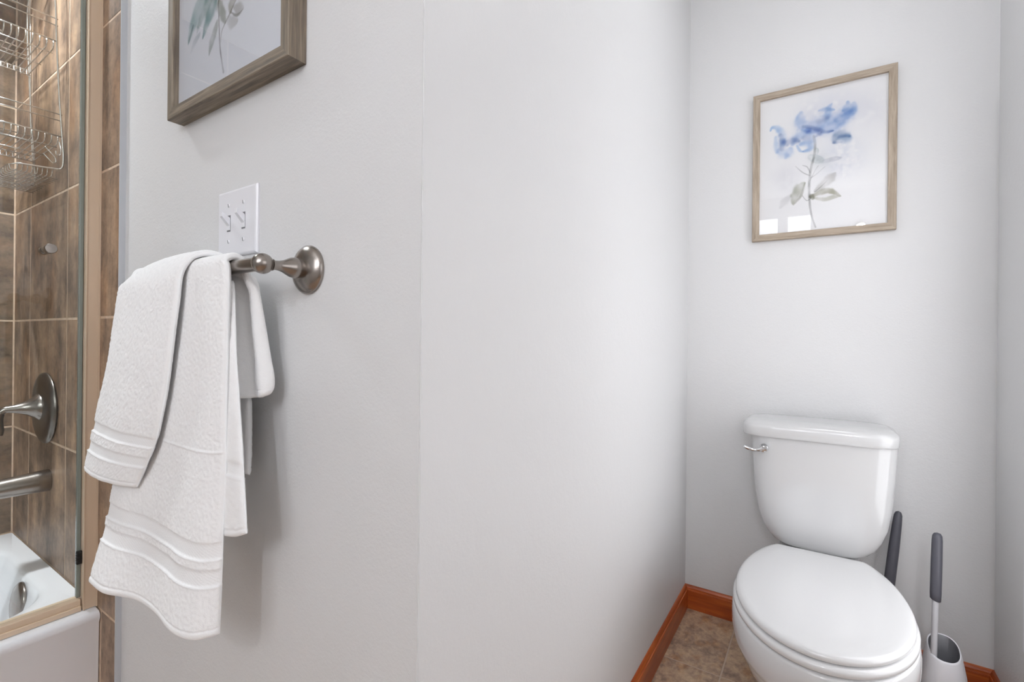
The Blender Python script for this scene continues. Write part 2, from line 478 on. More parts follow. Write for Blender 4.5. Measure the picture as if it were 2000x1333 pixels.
b = bmesh.new(); lathe(b, [(0, .054), (.005, .0535), (.010, .048), (.0135, .030), (.0145, 0)], (-1.880, .3670, .290), (0, -1, .16), 36)
ov = obj('overflow_plate', b, M['nickel'], tub)
b = bmesh.new(); lathe(b, [(0, .004), (.0012, .004)], (-1.880, .3520, .272), (0, -1, .16), 16)
obj('plate_slot', b, M['dark'], ov, False)

# ------------------------------------------------------------------ shower door
door = root('shower_door', 'clear glass shower door in a champagne metal track on the tub rim', 'shower door', (0, 0, 0))
b = bmesh.new(); box(b, -1.585, -1.541, -1.088, YT-.0305, TZ+.001, TZ+.013, .0015); box(b, -1.5785, -1.546, -1.088, YT-.0305, TZ+.012, TZ+.0285, .0022)
obj('sill_track', b, M['champagne'], door, False)
b = bmesh.new(); box(b, -1.585, -1.5395, .4130, YT-.0004, TZ+.001, 2.30, .0012); box(b, -1.5380, -1.5365, .4365, YT-.0004, TZ+.001, 2.30)
box(b, -1.5405, -1.5375, .4125, .4145, TZ+.001, 2.30)
obj('side_jamb', b, M['champagne'], door, False)
obj('head_rail', box(bmesh.new(), -1.588, -1.538, -1.088, YT-.0004, 2.301, 2.34, .003), M['champagne'], door, False)
obj('glass_pane', box(bmesh.new(), -1.5660, -1.5600, -1.085, .4035, TZ+.029, 2.30), M['glass'], door, False)
obj('edge_seal', box(bmesh.new(), -1.5680, -1.5570, .4038, .4122, TZ+.030, 2.30, .002), M['seal'], door, False)
b = bmesh.new(); box(b, -1.5572, -1.5490, .4022, .4128, .470, .503, .0015)
for q in range(5): box(b, -1.5565, -1.5470, .4015, .4110, .4715+q*.0063, .4752+q*.0063, .0008, 1)
obj('bumper', b, M['black'], door, False)
b = bmesh.new(); lathe(b, [(0, .0085), (.002, .0095), (.016, .0095), (.018, .0112), (.038, .0118), (.0405, .0105), (.041, 0)], (-1.5598, .3435, 1.2485), (1, 0, 0), 28)
lathe(b, [(0, .0085), (.002, .0095), (.016, .0095), (.02, .0085), (.021, 0)], (-1.5662, .3435, 1.2485), (-1, 0, 0), 28)
obj('door_knob', b, M['nickel'], door, auto=35)

# ------------------------------------------------------------------ valve and spout
VX, VZ = -1.972, .8215
valve = root('shower_valve', 'brushed nickel shower valve with lever handle above the tub spout', 'shower valve', (VX, YT, VZ))
obj('escutcheon', lathe(bmesh.new(), [(0.0005, .1030), (.005, .1075), (.011, .1055), (.0165, .094), (.0190, .075), (.0195, .050), (.0195, .0)], (0, 0, 0), (0, -1, 0), 64), M['dark_nickel'], valve, auto=60)
b = bmesh.new(); lathe(b, [(.0196, .0400), (.022, .0398), (.032, .0305), (.045, .0210), (.060, .0150), (.072, .0118), (.082, .0105)], (0, 0, .004), (0, -1, 0), 40)
hb = obj('handle', b, M['nickel'], valve, auto=50)
pts = smoothpath([(0, -.078, .004), (-.002, -.090, .003), (-.004, -.099, -.006), (-.005, -.103, -.022), (-.006, -.102, -.042), (-.007, -.100, -.058), (-.008, -.102, -.070)], 5)
n_ = len(pts); b = tube(bmesh.new(), pts, [.0105-.001*min(1, i/8)+.0020*math.sin(min(1, i/(n_-1))*math.pi)*(i > 10) - (.005 if i == n_-1 else 0) for i in range(n_)], 16)
obj('lever', b, M['nickel'], hb)
spout = root('tub_spout', 'straight brushed nickel tub spout on the tiled wall', 'tub spout', (-1.945, YT, .606))
P = [(0.0005, .0315), (.002, .0325), (.03, .0315), (.07, .029), (.115, .0265), (.135, .025), (.142, .020), (.1425, 0)]
obj('body', loft([[(math.cos(a)*r, -h, math.sin(a)*max(r, 1e-5)*(1.0)-h*.02) for a in (2*math.pi*j/40 for j in range(40))] for h, r in P]), M['nickel'], spout, auto=45)
obj('outlet', lathe(bmesh.new(), [(0, .014), (.006, .014)], (0, -.118, -.0265), (0, 0, -1), 24), M['dark_nickel'], spout, auto=40)

# ------------------------------------------------------------------ wire shower caddy
arm = root('overhead_shower', 'nickel shower head on a bent arm above the caddy', 'shower head', (-1.97, YT, 2.16))
obj('flange', lathe(bmesh.new(), [(.0005, .028), (.006, .024), (.010, .012)], (0, 0, 0), (0, -1, 0), 28), M['nickel'], arm)
obj('pipe', tube(bmesh.new(), smoothpath([(0, -.005, 0), (0, -.06, .005), (0, -.12, -.015), (0, -.17, -.06)], 6), .0095, 14), M['nickel'], arm)
obj('spray_face', lathe(bmesh.new(), [(0, .012), (.02, .016), (.045, .035), (.05, .037), (.053, 0)], (0, -.17, -.058), (0, -.6, -.8), 32), M['nickel'], arm, auto=40)

cad = root('shower_caddy', 'steel wire shower caddy with two baskets hanging by the valve wall', 'caddy', (0, 0, 0))
XN, XF, XM = -1.830, -2.110, -1.970; WR = .0024; WF = .0016
b = bmesh.new()
path = [(XM+.015, .400, 2.150), (XM+.015, .404, 2.12), (XN-.03, .412, 2.07), (XN, .417, 2.00), (XN, .421, 1.88), (XN, .428, 1.72), (XN, .435, 1.60), (XN, .4375, 1.555), (XN, .4340, 1.523), (XN-.001, .415, 1.5165), (XN-.002, .345, 1.5105)]
tube(b, smoothpath(path, 5), WR, 8)
tube(b, smoothpath([(2*XM-x, y, z) for x, y, z in path], 5), WR, 8)
tube(b, smoothpath([(XM+.015, .400, 2.150), (XM, .400, 2.1790), (XM-.015, .400, 2.150)], 6), WR, 8)
obj('frame', b, M['wire'], cad)
b = bmesh.new(); tube(b, smoothpath([(XM-.004, .405, 2.13), (-2.06, .412, 2.06), (-2.09, .419, 2.02), (-2.088, .4195, 1.98), (-2.088, .421, 1.75), (-2.087, .426, 1.62), (-2.08, .432, 1.55)], 5), WR*.8, 8)
obj('spine_wire', b, M['wire'], cad)


def rail(bm, z, yw, depth, r, drop=0.):
    y0 = yw-depth
    pts = fillet([(XN, yw+.004, z), (XN+.001, y0+.002, z+drop), (XF-.001, y0, z+drop), (XF, yw+.004, z)], .028)
    tube(bm, pts, r, 7)


def basket(name, z1, z2, z3, yw, depth, nw=9):
    b = bmesh.new(); rail(b, z1, yw, depth, WF); rail(b, z2, yw, depth, WF); rail(b, z3, yw, depth, WR*.85)
    o = obj(name, b, M['wire'], cad)
    b = bmesh.new(); y0 = yw-depth
    for q in range(nw):
        y = y0+.006+(depth-.01)*q/(nw-1)
        tube(b, fillet([(XN-.003, y, z3), (XN-.004, y, z3-.016), (XN-.015, y, z3-.022), (XF+.015, y, z3-.022), (XF+.004, y, z3-.016), (XF+.003, y, z3)], .008, 3), WF*.95, 6)
    for q in range(3):
        x = XN-.03-(.22)*q/2
        tube(b, [(x, y0+.004, z3-.0245), (x, yw, z3-.0245)], WF, 6)
    for q in range(15):
        x = XN-.012-(.256)*q/14
        tube(b, fillet([(x, y0+.001, z3), (x, y0+.001, z3-.018), (x, y0+.018, z3-.0235)], .006, 3), WF*.9, 5)
    obj('wire_floor', b, M['wire'], o); return o


basket('upper_basket', 1.944, 1.925, 1.880, .419, .122)
basket('lower_basket', 1.675, 1.657, 1.612, .430, .130, 10)
b = bmesh.new()
tube(b, fillet([(XN-.002, .345, 1.5105), (XN-.03, .33, 1.508), (XF+.03, .33, 1.508), (XF+.002, .345, 1.5105)], .03), WF, 7)
for q in range(8):
    y = .345+.010*q
    tube(b, fillet([(XN-.003, y, 1.513), (XN-.006, y, 1.496), (XF+.006, y, 1.496), (XF+.003, y, 1.513)], .008, 3), WF*.9, 5)
for q in range(12):
    x = XN-.02-.24*q/11; tube(b, fillet([(x, .332, 1.508), (x, .334, 1.494), (x, .43, 1.492)], .006, 3), WF*.9, 5)
obj('soap_tray', b, M['wire'], cad)
for (x, y0, z0) in ((-1.845, .404, 1.576),):
    b = bmesh.new()
    tube(b, fillet([(x, y0-.003, z0+.002), (x, y0+.020, z0-.022), (x, y0+.022, z0-.036), (x, y0+.014, z0-.040), (x, y0-.006, z0-.019)], .007), WF, 7)
    tube(b, fillet([(x-.02, .4365, 1.606), (x-.004, .4372, 1.580), (x, .4345, 1.562), (x, .4255, 1.561), (x, .4245, 1.572)], .006), WF, 7)
    obj('razor_hook', b, M['wire'], cad)

# ------------------------------------------------------------------ towel bar
BX, BY, BZ = -.6763, .3767, 1.1530
BXL = BX-.428
bar = root('towel_bar', 'brushed nickel towel bar with round mounts holding the white towels', 'towel bar', (BX, YA, BZ))
obj('rod', tube(bmesh.new(), [(-.008, BY-YA, 0), (-.420, BY-YA, 0)], .0105, 32), M['nickel'], bar, auto=40)
for x in (0, -.428):
    mnt = obj('mount', lathe(bmesh.new(), [(.0003, .0375), (.003, .0384), (.0055, .0378), (.009, .0345), (.0125, .0290), (.0150, .0225), (.0165, .0185)], (x, 0, 0), (0, -1, 0), 56), M['nickel'], bar, auto=60)
    pr = [(.0155, .0135), (.020, .0152), (.026, .0160), (.032, .0150), (.038, .0122), (.044, .0092), (.050, .0076), (.056, .0070), (.0595, .0072), (.0602, .0086), (.0618, .0086)]
    obj('post', lathe(bmesh.new(), pr, (x, 0, 0), (0, -1, 0), 40), M['nickel'], mnt, auto=60)
    pr = [(.0612, .0070)]+[(.0755-.0150*math.cos(a), .0150*math.sin(a)) for a in [R(v) for v in range(28, 181, 8)]]
    obj('ball_finial', lathe(bmesh.new(), pr, (x, 0, 0), (0, -1, 0), 40), M['nickel'], mnt, auto=60)


# ------------------------------------------------------------------ towels
def vnoise(shape, cells, seed):
    rs = np.random.RandomState(seed); g = rs.rand(cells[0]+2, cells[1]+2)
    a = np.linspace(0, cells[0], shape[0], endpoint=False); c = np.linspace(0, cells[1], shape[1], endpoint=False)
    i = a.astype(int); j = c.astype(int); fa = (a-i)[:, None]; fc = (c-j)[None, :]
    fa = fa*fa*(3-2*fa); fc = fc*fc*(3-2*fc)
    return (g[np.ix_(i, j)]*(1-fa)*(1-fc)+g[np.ix_(i+1, j)]*fa*(1-fc)+g[np.ix_(i, j+1)]*(1-fa)*fc+g[np.ix_(i+1, j+1)]*fa*fc)-.5


def cr(P, n):
    """Catmull-Rom along axis 0, resampled evenly by mean arc length"""
    P = np.asarray(P, float); m = len(P)
    seg = np.linalg.norm(np.diff(P, axis=0), axis=-1); seg = seg.mean(axis=tuple(range(1, seg.ndim))) if seg.ndim > 1 else seg
    cum = np.concatenate([[0], np.cumsum(seg)]); s = np.linspace(0, cum[-1], n)
    i = np.clip(np.searchsorted(cum, s, side='right')-1, 0, m-2)
    t = (s-cum[i])/(cum[i+1]-cum[i]); t = t.reshape((-1,)+(1,)*(P.ndim-1))
    p0, p1, p2, p3 = P[np.maximum(i-1, 0)], P[i], P[i+1], P[np.minimum(i+2, m-1)]
    return .5*(2*p1+(p2-p0)*t+(2*p0-5*p1+4*p2-p3)*t*t+(-p0+3*p1-3*p2+p3)*t**3)


def cloth(name, rows, nu, nv, thick, parent, bands=(), ridges=(), hem=.012, wrinkle=.0, seed=1, fuzz=.0006, edge=.008, bands_end=()):
    """rows: list of polylines left->right, from the front hem over the bar to the back hem"""
    R_ = np.stack([cr(np.array(r), 24) for r in rows]); S = cr(R_, nv)               # nv x 24 x 3
    S = np.swapaxes(cr(np.swapaxes(S, 0, 1), nu), 0, 1)                               # nv x nu x 3
    dv = np.gradient(S, axis=0); du = np.gradient(S, axis=1)
    Nn = np.cross(du, dv); Nn /= np.linalg.norm(Nn, axis=2, keepdims=True)+1e-12     # outward (away from the bar)
    arc = np.concatenate([[0], np.cumsum(np.linalg.norm(np.diff(S, axis=0), axis=2).mean(1))])
    wid = np.concatenate([[0], np.cumsum(np.linalg.norm(np.diff(S, axis=1), axis=2).mean(0))])
    d = np.zeros((nv, nu)); fz = np.ones((nv, nu))
    A = arc[:, None]+0*wid[None, :]; Wd = wid[None, :]+0*A
    for q, AA in ((bands, A), (bands_end, arc[-1]-A)):
        for a0, a1 in q:
            m = 1/(1+np.exp(-(AA-a0)/.0006))*1/(1+np.exp((AA-a1)/.0006))
            d -= .0022*m; d += m*.00035*np.sin(2*math.pi*(AA*.9+Wd*.55)/.0042); fz *= 1-m*.95
            d += .0013*np.exp(-((AA-a0+.0012)/.0013)**2); d -= .0010*np.exp(-((AA-a1-.001)/.0008)**2)
    for a0 in ridges: d += .0016*np.exp(-((A-a0)/.0016)**2)
    if hem:
        for AA in (A, arc[-1]-A): d -= .0016*np.exp(-((AA-hem)/.0011)**2); fz *= 1-.7*(AA < hem)
    d += fz*(vnoise((nv, nu), (nv//2, nu//2), seed)*fuzz*1.6+vnoise((nv, nu), (nv//4, nu//4), seed+1)*fuzz*.8)
    wr = vnoise((nv, nu), (7, 5), seed+2)*wrinkle+vnoise((nv, nu), (16, 9), seed+3)*wrinkle*.45
    wr *= np.clip((np.abs(S[..., 2]-1.153)-.03)/.12, 0, 1)*np.where(S[..., 1] > .385, .35, 1)
    eu = np.minimum(wid, wid[-1]-wid)[None, :]; ev = np.minimum(arc, arc[-1]-arc)[:, None]
    def pf(e): x = np.clip(e/edge, 0, 1); return np.sqrt(1-(1-x)**2)
    prof = pf(eu)*pf(ev)
    F = S+Nn*((thick/2*prof+d*np.minimum(1, prof*1.5))+wr)[..., None]
    B = S+Nn*((-thick/2*prof-d*.5*prof)+wr)[..., None]
    V = np.concatenate([F.reshape(-1, 3), B.reshape(-1, 3)])
    idx = np.arange(nv*nu).reshape(nv, nu)
    a, b_, c, e = idx[:-1, :-1].ravel(), idx[:-1, 1:].ravel(), idx[1:, 1:].ravel(), idx[1:, :-1].ravel()
    q1 = np.stack([a, b_, c, e], 1); o2 = nv*nu; q2 = np.stack([a, e, c, b_], 1)+o2
    def strip(l): return np.stack([l[:-1], l[:-1]+o2, l[1:]+o2, l[1:]], 1)
    per = np.concatenate([idx[0, :], idx[1:, -1], idx[-1, -2::-1], idx[-2::-1, 0]])
    Q = np.concatenate([q1, q2, strip(per)])
    me = D.meshes.new(name); me.vertices.add(len(V)); me.vertices.foreach_set('co', V.ravel())
    me.loops.add(Q.size); me.loops.foreach_set('vertex_index', Q.ravel().astype(np.int32))
    me.polygons.add(len(Q)); me.polygons.foreach_set('loop_start', np.arange(0, Q.size, 4, dtype=np.int32))
    me.update(calc_edges=True); me.validate()
    o = D.objects.new(name, me); finish(o, M['towel'], parent, True)
    return o


def lerp_rows(top, hemrow, zs, ease=1.2):
    """rows between the plan at the top and the wavy plan at the hem; zs from 0 (top) to 1 (hem)"""
    top, hemrow = cr(np.array(top), 12), cr(np.array(hemrow), 12); out = []
    for t_ in zs:
        p = top*(1-t_)+hemrow*t_; e_ = t_**ease
        p[:, 0] = top[:, 0]*(1-t_)+hemrow[:, 0]*t_
        p[:, 1] = top[:, 1]*(1-e_)+hemrow[:, 1]*e_
        out.append([tuple(v) for v in p])
    return out


def line(x0, x1, y, z, n=6, zl=0.): return [(x0+(x1-x0)*i/(n-1), y, z+zl*(1-i/(n-1))**3) for i in range(n)]


bath = root('bath_towel', 'large white terry bath towel folded over the towel bar, underneath the smaller one', 'towel', (-.9, BY, .60))
bath_off = Vector((-.9, BY, .60))
hemrow = [(-1.098, .303, .602), (-1.040, .306, .599), (-1.000, .320, .598), (-.962, .331, .597), (-.894, .334, .595), (-.817, .328, .594), (-.767, .338, .597), (-.747, .358, .602)]
topf = line(-1.088, -.736, .359, 1.140, 8)
topf[-1] = (-.739, .3625, 1.140)
rows = lerp_rows(topf, hemrow, [1, .88, .76, .64, .50, .36, .18, 0], 2.4)
zt = BZ
for a in (180, 150, 120, 90, 60, 30, 0):
    if a == 180: continue
    c_, s_ = math.cos(R(a)), math.sin(R(a))
    rows.append(line(-1.085, -.744-.006*(1+c_)/2, BY+.0180*c_, BZ+.0175*s_-.001, 8))
# back drape: right part rolled into a loop
def backrow(z, xr, yr, xc, t_):
    return [(-1.07, .396, z), (-1.0, .396, z), (-.92, .397, z), (-.86, .398, z), (xc-.045, .3975, z), (xc-.018, .3950, z), (xc, .4060+.006*t_, z+.001*t_), (xc+.010, .4120+.010*t_, z+.002*t_), (xc+(xr-xc)*.62, .4040+.004*t_, z+.003*t_), (xr-.006, yr-.007, z+.005*t_), (xr, yr, z+.008*t_)]
for z, xr, yr, xc, t_ in ((1.135, -.744, .400, -.775, 0), (1.115, -.740, .408, -.774, .4), (1.08, -.738, .414, -.772, .8), (1.04, -.736, .420, -.771, 1), (1.00, -.730, .424, -.768, 1), (.975, -.727, .427, -.765, 1), (.957, -.728, .427, -.760, 1.), (.948, -.736, .424, -.758, .8)):
    rows.append(backrow(z, xr, yr, xc, t_))
cloth('front_and_back', rows, 250, 520, .011, bath, bands=((.076, .099), (.116, .139)), ridges=(.276,), wrinkle=.003, seed=5)
# inner layer of the folded towel, showing as a strip along the right edge
rows = []
for z, xr, yy in ((.750, -.694, 0.3658), (.80, -.698, 0.3658), (.87, -.710, 0.3668), (.94, -.722, 0.3678), (1.00, -.731, 0.3683), (1.06, -.738, 0.3688), (1.11, -.743, 0.3693), (1.132, -.748, 0.3696)):
    zz = z
    rows.append([(-1.05, yy-.002, zz-.012*(z < .76)), (-.90, yy-.002, zz-.012*(z < .76)), (-.80, yy, zz-.010*(z < .76)), (xr-.04, yy, zz-.002*(z < .76)), (xr-.012, yy+.001, zz+.006*(z < .76)), (xr, yy+.003, zz+.011*(z < .76))])
cloth('inner_layer', rows, 120, 160, .008, bath, bands=((.10, .118),), wrinkle=.0015, seed=15)

hand = root('hand_towel', 'small white hand towel draped over the left half of the bath towel', 'towel', (-1.05, BY, .77))
hemrow = [(-1.248, .337, .772), (-1.210, .330, .770), (-1.172, .326, .769), (-1.094, .324, .768), (-1.045, .334, .770), (-1.020, .345, .777)]
rows = []
L = [(-1.248, .772), (-1.218, .83), (-1.188, .89), (-1.160, .963), (-1.136, 1.03), (-1.120, 1.085), (-1.108, 1.130)]
Rr = [(-1.012, .777), (-.968, .83), (-.930, .885), (-.900, .963), (-.880, 1.04), (-.866, 1.100), (-.857, 1.145)]
for q, ((xl, zl), (xr, zr)) in enumerate(zip(L, Rr)):
    t_ = q/6; r_ = []
    for i in range(8):
        u = i/7; wy = np.interp(u, [0, .2, .4, .62, .85, 1], [.337, .329, .325, .325, .334, .343])
        y = wy*(1-t_)+t_*(.347+.0*u); y -= .003*math.sin(math.pi*u)*t_; g_ = (y-.0085*(1-t_*.6))/y
        r_.append(((xl+(xr-xl)*u)*g_, y*g_, 1.05+(zl+(zr-zl)*u-1.05)*g_))
    rows.append(r_)
for a in (150, 120, 90, 60, 30):
    c_, s_ = math.cos(R(a)), math.sin(R(a))
    rows.append([(-1.104+(.262+.03*(1+c_)/2)*u, BY+.0295*c_, BZ+.0285*s_-.030*(1-u)**3) for u in [i/7 for i in range(8)]])
for z, x1 in ((1.13, -.81), (1.07, -.804), (1.0, -.800), (.93, -.797), (.86, -.795), (.815, -.797)):
    rows.append([(-1.09+(x1+1.09)*u, .4075+.020*min(1, (1.13-z)/.15)+.002*math.sin(6*u), z) for u in [i/7 for i in range(8)]])
cloth('folded_cloth', rows, 190, 460, .011, hand, bands=((.050, .070), (.094, .113)), wrinkle=.0028, seed=31)
# the back of the same towel's lower edge, tucked under its front fold
rows = [[(-1.10, .346, z), (-1.04, .348, z), (xr-.02, .350, z+.002), (xr, .352, z+.004)] for z, xr in ((.800, -.975), (.84, -.958), (.90, -.925), (.96, -.905))]
cloth('tucked_layer', rows, 50, 60, .006, hand, seed=44, wrinkle=.0)
for o_, off in ((bath, Vector((-.9, BY, .60))), (hand, Vector((-1.05, BY, .77)))):
    for c in o_.children: c.location = -off

# ------------------------------------------------------------------ light switch
SX, SZ = -.8885, 1.2540
sw = root('light_switch', 'white double toggle light switch plate above the towel bar', 'light switch', (SX, YA, SZ))
b = bmesh.new(); PW, PH = .0665, .0610
loft([[(-PW, -.0002, -PH), (PW, -.0002, -PH), (PW, -.0002, PH), (-PW, -.0002, PH)], [(-PW, -.0030, -PH), (PW, -.0030, -PH), (PW, -.0030, PH), (-PW, -.0030, PH)],
      [(-PW+.002, -.0052, -PH+.002), (PW-.002, -.0052, -PH+.002), (PW-.002, -.0052, PH-.002), (-PW+.002, -.0052, PH-.002)], [(-PW+.0045, -.0062, -PH+.0045), (PW-.0045, -.0062, -PH+.0045), (PW-.0045, -.0062, PH-.0045), (-PW+.0045, -.0062, PH-.0045)]], bm=b)
obj('plate', b, M['plastic'], sw, False)
for x in (-.0260, .0250):
    b = bmesh.new(); box(b, x-.0062, x+.0062, -.0066, -.0055, -.0150, .0150, .0003, 1)
    sl = obj('toggle_slot', b, M['liner'], sw, False)
    b = bmesh.new(); box(b, x-.0052, x+.0052, -.0072, -.0060, -.0125, .0080, .0005, 1)
    loft([[(x-.0050, -.0065, -.0050), (x+.0050, -.0065, -.0050), (x+.0050, -.0065, .0100), (x-.0050, -.0065, .0100)],
          [(x-.0045, -.0140, .0035), (x+.0045, -.0140, .0035), (x+.0045, -.0135, .0150), (x-.0045, -.0135, .0150)],
          [(x-.0040, -.0200, .0105), (x+.0040, -.0200, .0105), (x+.0040, -.0195, .0185), (x-.0040, -.0195, .0185)]], bm=b)
    obj('toggle', b, M['plastic'], sw, False)
    for z in (-.0337, .0328):
        b = bmesh.new(); lathe(b, [(.0062, .0036), (.0070, .0034), (.0076, .0022), (.0077, 0)], (x, 0, z), (0, -1, 0), 18)
        s_ = obj('screw', b, M['plastic'], sw, auto=50)
        b = bmesh.new(); bb = bmesh.new(); box(bb, -.0030, .0030, -.0079, -.0074, -.0005, .0005)
        bmesh.ops.rotate(bb, verts=bb.verts, cent=(0, 0, 0), matrix=Matrix.Rotation(R(75), 3, 'Y')); bmesh.ops.translate(bb, verts=bb.verts, vec=(x, 0, z)); join(b, bb)
        obj('screw_slot', b, M['dark'], s_, False)


# ------------------------------------------------------------------ watercolours
class Art:
    """a flat print: colours laid on a fine grid of vertices, u right, v up (0..1)"""
    def __init__(s, w, h, n, paper):
        s.nx, s.ny = n, int(n*h/w); s.w, s.h = w, h
        s.U, s.V = np.meshgrid(np.linspace(0, 1, s.nx), np.linspace(0, 1, s.ny))
        s.U = s.U*w/h; s.asp = w/h
        s.C = np.ones((s.ny, s.nx, 3))*np.array(lin(paper)); s.k = 0
        s.n1 = vnoise((s.ny, s.nx), (24, 20), 91); s.n2 = vnoise((s.ny, s.nx), (60, 48), 92); s.n3 = vnoise((s.ny, s.nx), (9, 8), 93)

    def lay(s, a, rgb):
        c = np.array(lin(rgb)); a = np.clip(a, 0, 1)[..., None]; s.C = s.C*(1-a)+s.C*c*a/1.0

    def wash(s, u, v, ru, rv, ang, rgb, al=.6, soft=.25, rag=.5):
        s.k += 1
        n = np.roll(s.n1, s.k*37, 1)*1.3+np.roll(s.n2, s.k*53, 0)*.7+np.roll(s.n3, s.k*11, 1)*.8
        du, dv = s.U-u*s.asp, s.V-v; c_, s_ = math.cos(R(ang)), math.sin(R(ang)); ru *= s.asp
        x, y = (du*c_+dv*s_)/ru, (-du*s_+dv*c_)/rv; d = np.sqrt(x*x+y*y)+n*rag
        m = 1/(1+np.exp((d-1)/(soft*.25)))
        rim = np.exp(-((d-.92)/.10)**2)*.35 if soft < .5 else 0
        s.lay(m*al*(.72+.9*n+rim), rgb)

    def stroke(s, pts, wd, rgb, al=.7, soft=.3):
        P = [Vector((p[0]*s.asp, p[1], 0)) for p in pts]; P = smoothpath(P, 8); n = len(P)
        D_ = np.full(s.U.shape, 9.)
        for i in range(n-1):
            a, b_ = P[i], P[i+1]; ab = (b_.x-a.x, b_.y-a.y); L2 = ab[0]**2+ab[1]**2+1e-12
            t_ = np.clip(((s.U-a.x)*ab[0]+(s.V-a.y)*ab[1])/L2, 0, 1)
            wl = np.interp((i+t_)/(n-1), np.linspace(0, 1, len(wd)), wd)
            D_ = np.minimum(D_, np.hypot(s.U-a.x-ab[0]*t_, s.V-a.y-ab[1]*t_)/np.maximum(wl, 1e-4))
        D_ = D_+s.n2*.35
        s.lay((1/(1+np.exp((D_-1)/(soft*.4))))*al*(.85+.8*s.n1+.5*s.n3), rgb)

    def build(s, name, parent, loc):
        nx, ny = s.nx, s.ny; X = np.linspace(-s.w/2, s.w/2, nx); Z = np.linspace(-s.h/2, s.h/2, ny)
        V = np.zeros((ny, nx, 3)); V[..., 0] = X[None]; V[..., 2] = Z[:, None]
        idx = np.arange(nx*ny).reshape(ny, nx)
        Q = np.stack([idx[:-1, :-1].ravel(), idx[:-1, 1:].ravel(), idx[1:, 1:].ravel(), idx[1:, :-1].ravel()], 1)
        me = D.meshes.new(name); me.vertices.add(nx*ny); me.vertices.foreach_set('co', V.ravel())
        me.loops.add(Q.size); me.loops.foreach_set('vertex_index', Q.ravel().astype(np.int32))
        me.polygons.add(len(Q)); me.polygons.foreach_set('loop_start', np.arange(0, Q.size, 4, dtype=np.int32))
        me.update(calc_edges=True)
        ca = me.color_attributes.new('paint', 'FLOAT_COLOR', 'POINT')
        ca.data.foreach_set('color', np.concatenate([s.C.reshape(-1, 3), np.ones((nx*ny, 1))], 1).ravel())
        m = mat(name+'_paper', (240, 240, 240), .8, spec=.2); kk = N(m)
        at = kk.n('ShaderNodeAttribute', attribute_name='paint'); kk.l(at.outputs['Color'], kk.b.inputs['Base Color'])
        o = D.objects.new(name, me); finish(o, m, parent); o.location = loc; return o


def picture(name, label, x0, x1, z0, z1, y0, depth, face, mh, mv, recess, art, lip=.004):
    cx_, cz_ = (x0+x1)/2, (z0+z1)/2
    t = root(name, label, 'picture', (cx_, y0, cz_)); hw, hh = (x1-x0)/2, (z1-z0)/2
    # rail section: (inset from the outer edge, depth towards the room)
    sec = [(0, 0), (0, depth-.0012), (.0012, depth), (face-.0008, depth), (face, depth-.0010), (face, depth-recess), (face+lip*0, depth-recess-.004), (face, 0)]
    for side in range(4):
        rings = []
        for end in (0, 1):
            r = []
            for a, d in sec:
                if side == 0: p = ((-hw+a) if end == 0 else (hw-a), -d, -hh+a)
                elif side == 1: p = ((-hw+a) if end == 0 else (hw-a), -d, hh-a)
                elif side == 2: p = (-hw+a, -d, (-hh+a) if end == 0 else (hh-a))
                else: p = (hw-a, -d, (-hh+a) if end == 0 else (hh-a))
                r.append(p)
            rings.append(r)
        obj('rail', loft(rings), mh if side < 2 else mv, t, False)
    obj('backing', box(bmesh.new(), -hw+face-.001, hw-face+.001, -(depth-recess-.004), -.001, -hh+face-.001, hh-face+.001), M['liner'], t, False)
    art.build('print', t, (0, -(depth-recess-.0035), 0))
    obj('glass_pane', box(bmesh.new(), -hw+face-.0002, hw-face+.0002, -(depth-recess+.0005), -(depth-recess-.0012), -hh+face-.0002, hh-face+.0002), M['picture_glass'], t, False)
    return t


# -- blue flower on the wall behind the toilet
W_, H_ = .366, .486
art = Art(W_, H_, 330, (238, 238, 239))
def bu(X, Y):   # position on the print from a 1133 x 1333 study of it, perspective removed
    u = (X-145)/(985-145); top = 338-(338-128)*u; bot = 1192-(1192-1100)*u
    return (u*1.04-.02*u*u, 1-(Y-top)/(bot-top))
def WSH(X, Y, rx, ry, ang, rgb, al=.6, soft=.25, rag=.5):
    u, v = bu(X, Y); art.wash(u, v, rx/850, ry/890, ang, rgb, al, soft, rag)
def STK(pts, wd, rgb, al=.7, soft=.3): art.stroke([bu(*p) for p in pts], [q/890 for q in wd], rgb, al, soft)
pale = (222, 225, 238)
for a_ in ((600, 380, 190, 110, 15, pale, .55), (860, 380, 110, 120, 40, (232, 233, 241), .5), (520, 470, 150, 90, 0, (226, 230, 242), .5), (690, 650, 130, 100, -20, (222, 228, 240), .7),
           (330, 790, 110, 70, 0, (236, 236, 240), .6), (700, 740, 110, 50, 10, (228, 230, 240), .6), (350, 860, 70, 80, 60, (236, 236, 240), .6), (560, 700, 60, 70, 60, (222, 226, 226), .6)):
    WSH(*a_, soft=1.2, rag=.7)
BL, BD, BM = (120, 172, 226), (70, 118, 186), (150, 190, 232)
STK([(425, 400), (418, 440), (435, 480), (480, 505)], [10, 26, 26, 12], BL, .7, .5)
STK([(450, 500), (520, 480), (590, 468), (660, 448), (710, 415), (745, 375)], [22, 44, 50, 46, 40, 22], BL, .55, .6)
STK([(500, 500), (570, 500), (640, 485), (700, 450)], [14, 30, 30, 12], BL, .55, .6); STK([(660, 440), (720, 410), (760, 370), (762, 330)], [16, 26, 20, 10], BL, .6, .5)
STK([(700, 375), (722, 350), (725, 320)], [10, 16, 6], BM, .7, .5); STK([(545, 380), (590, 372), (640, 375)], [6, 14, 5], BM, .6, .5); STK([(600, 410), (605, 370), (625, 335)], [22, 16, 4], BM, .6, .5)
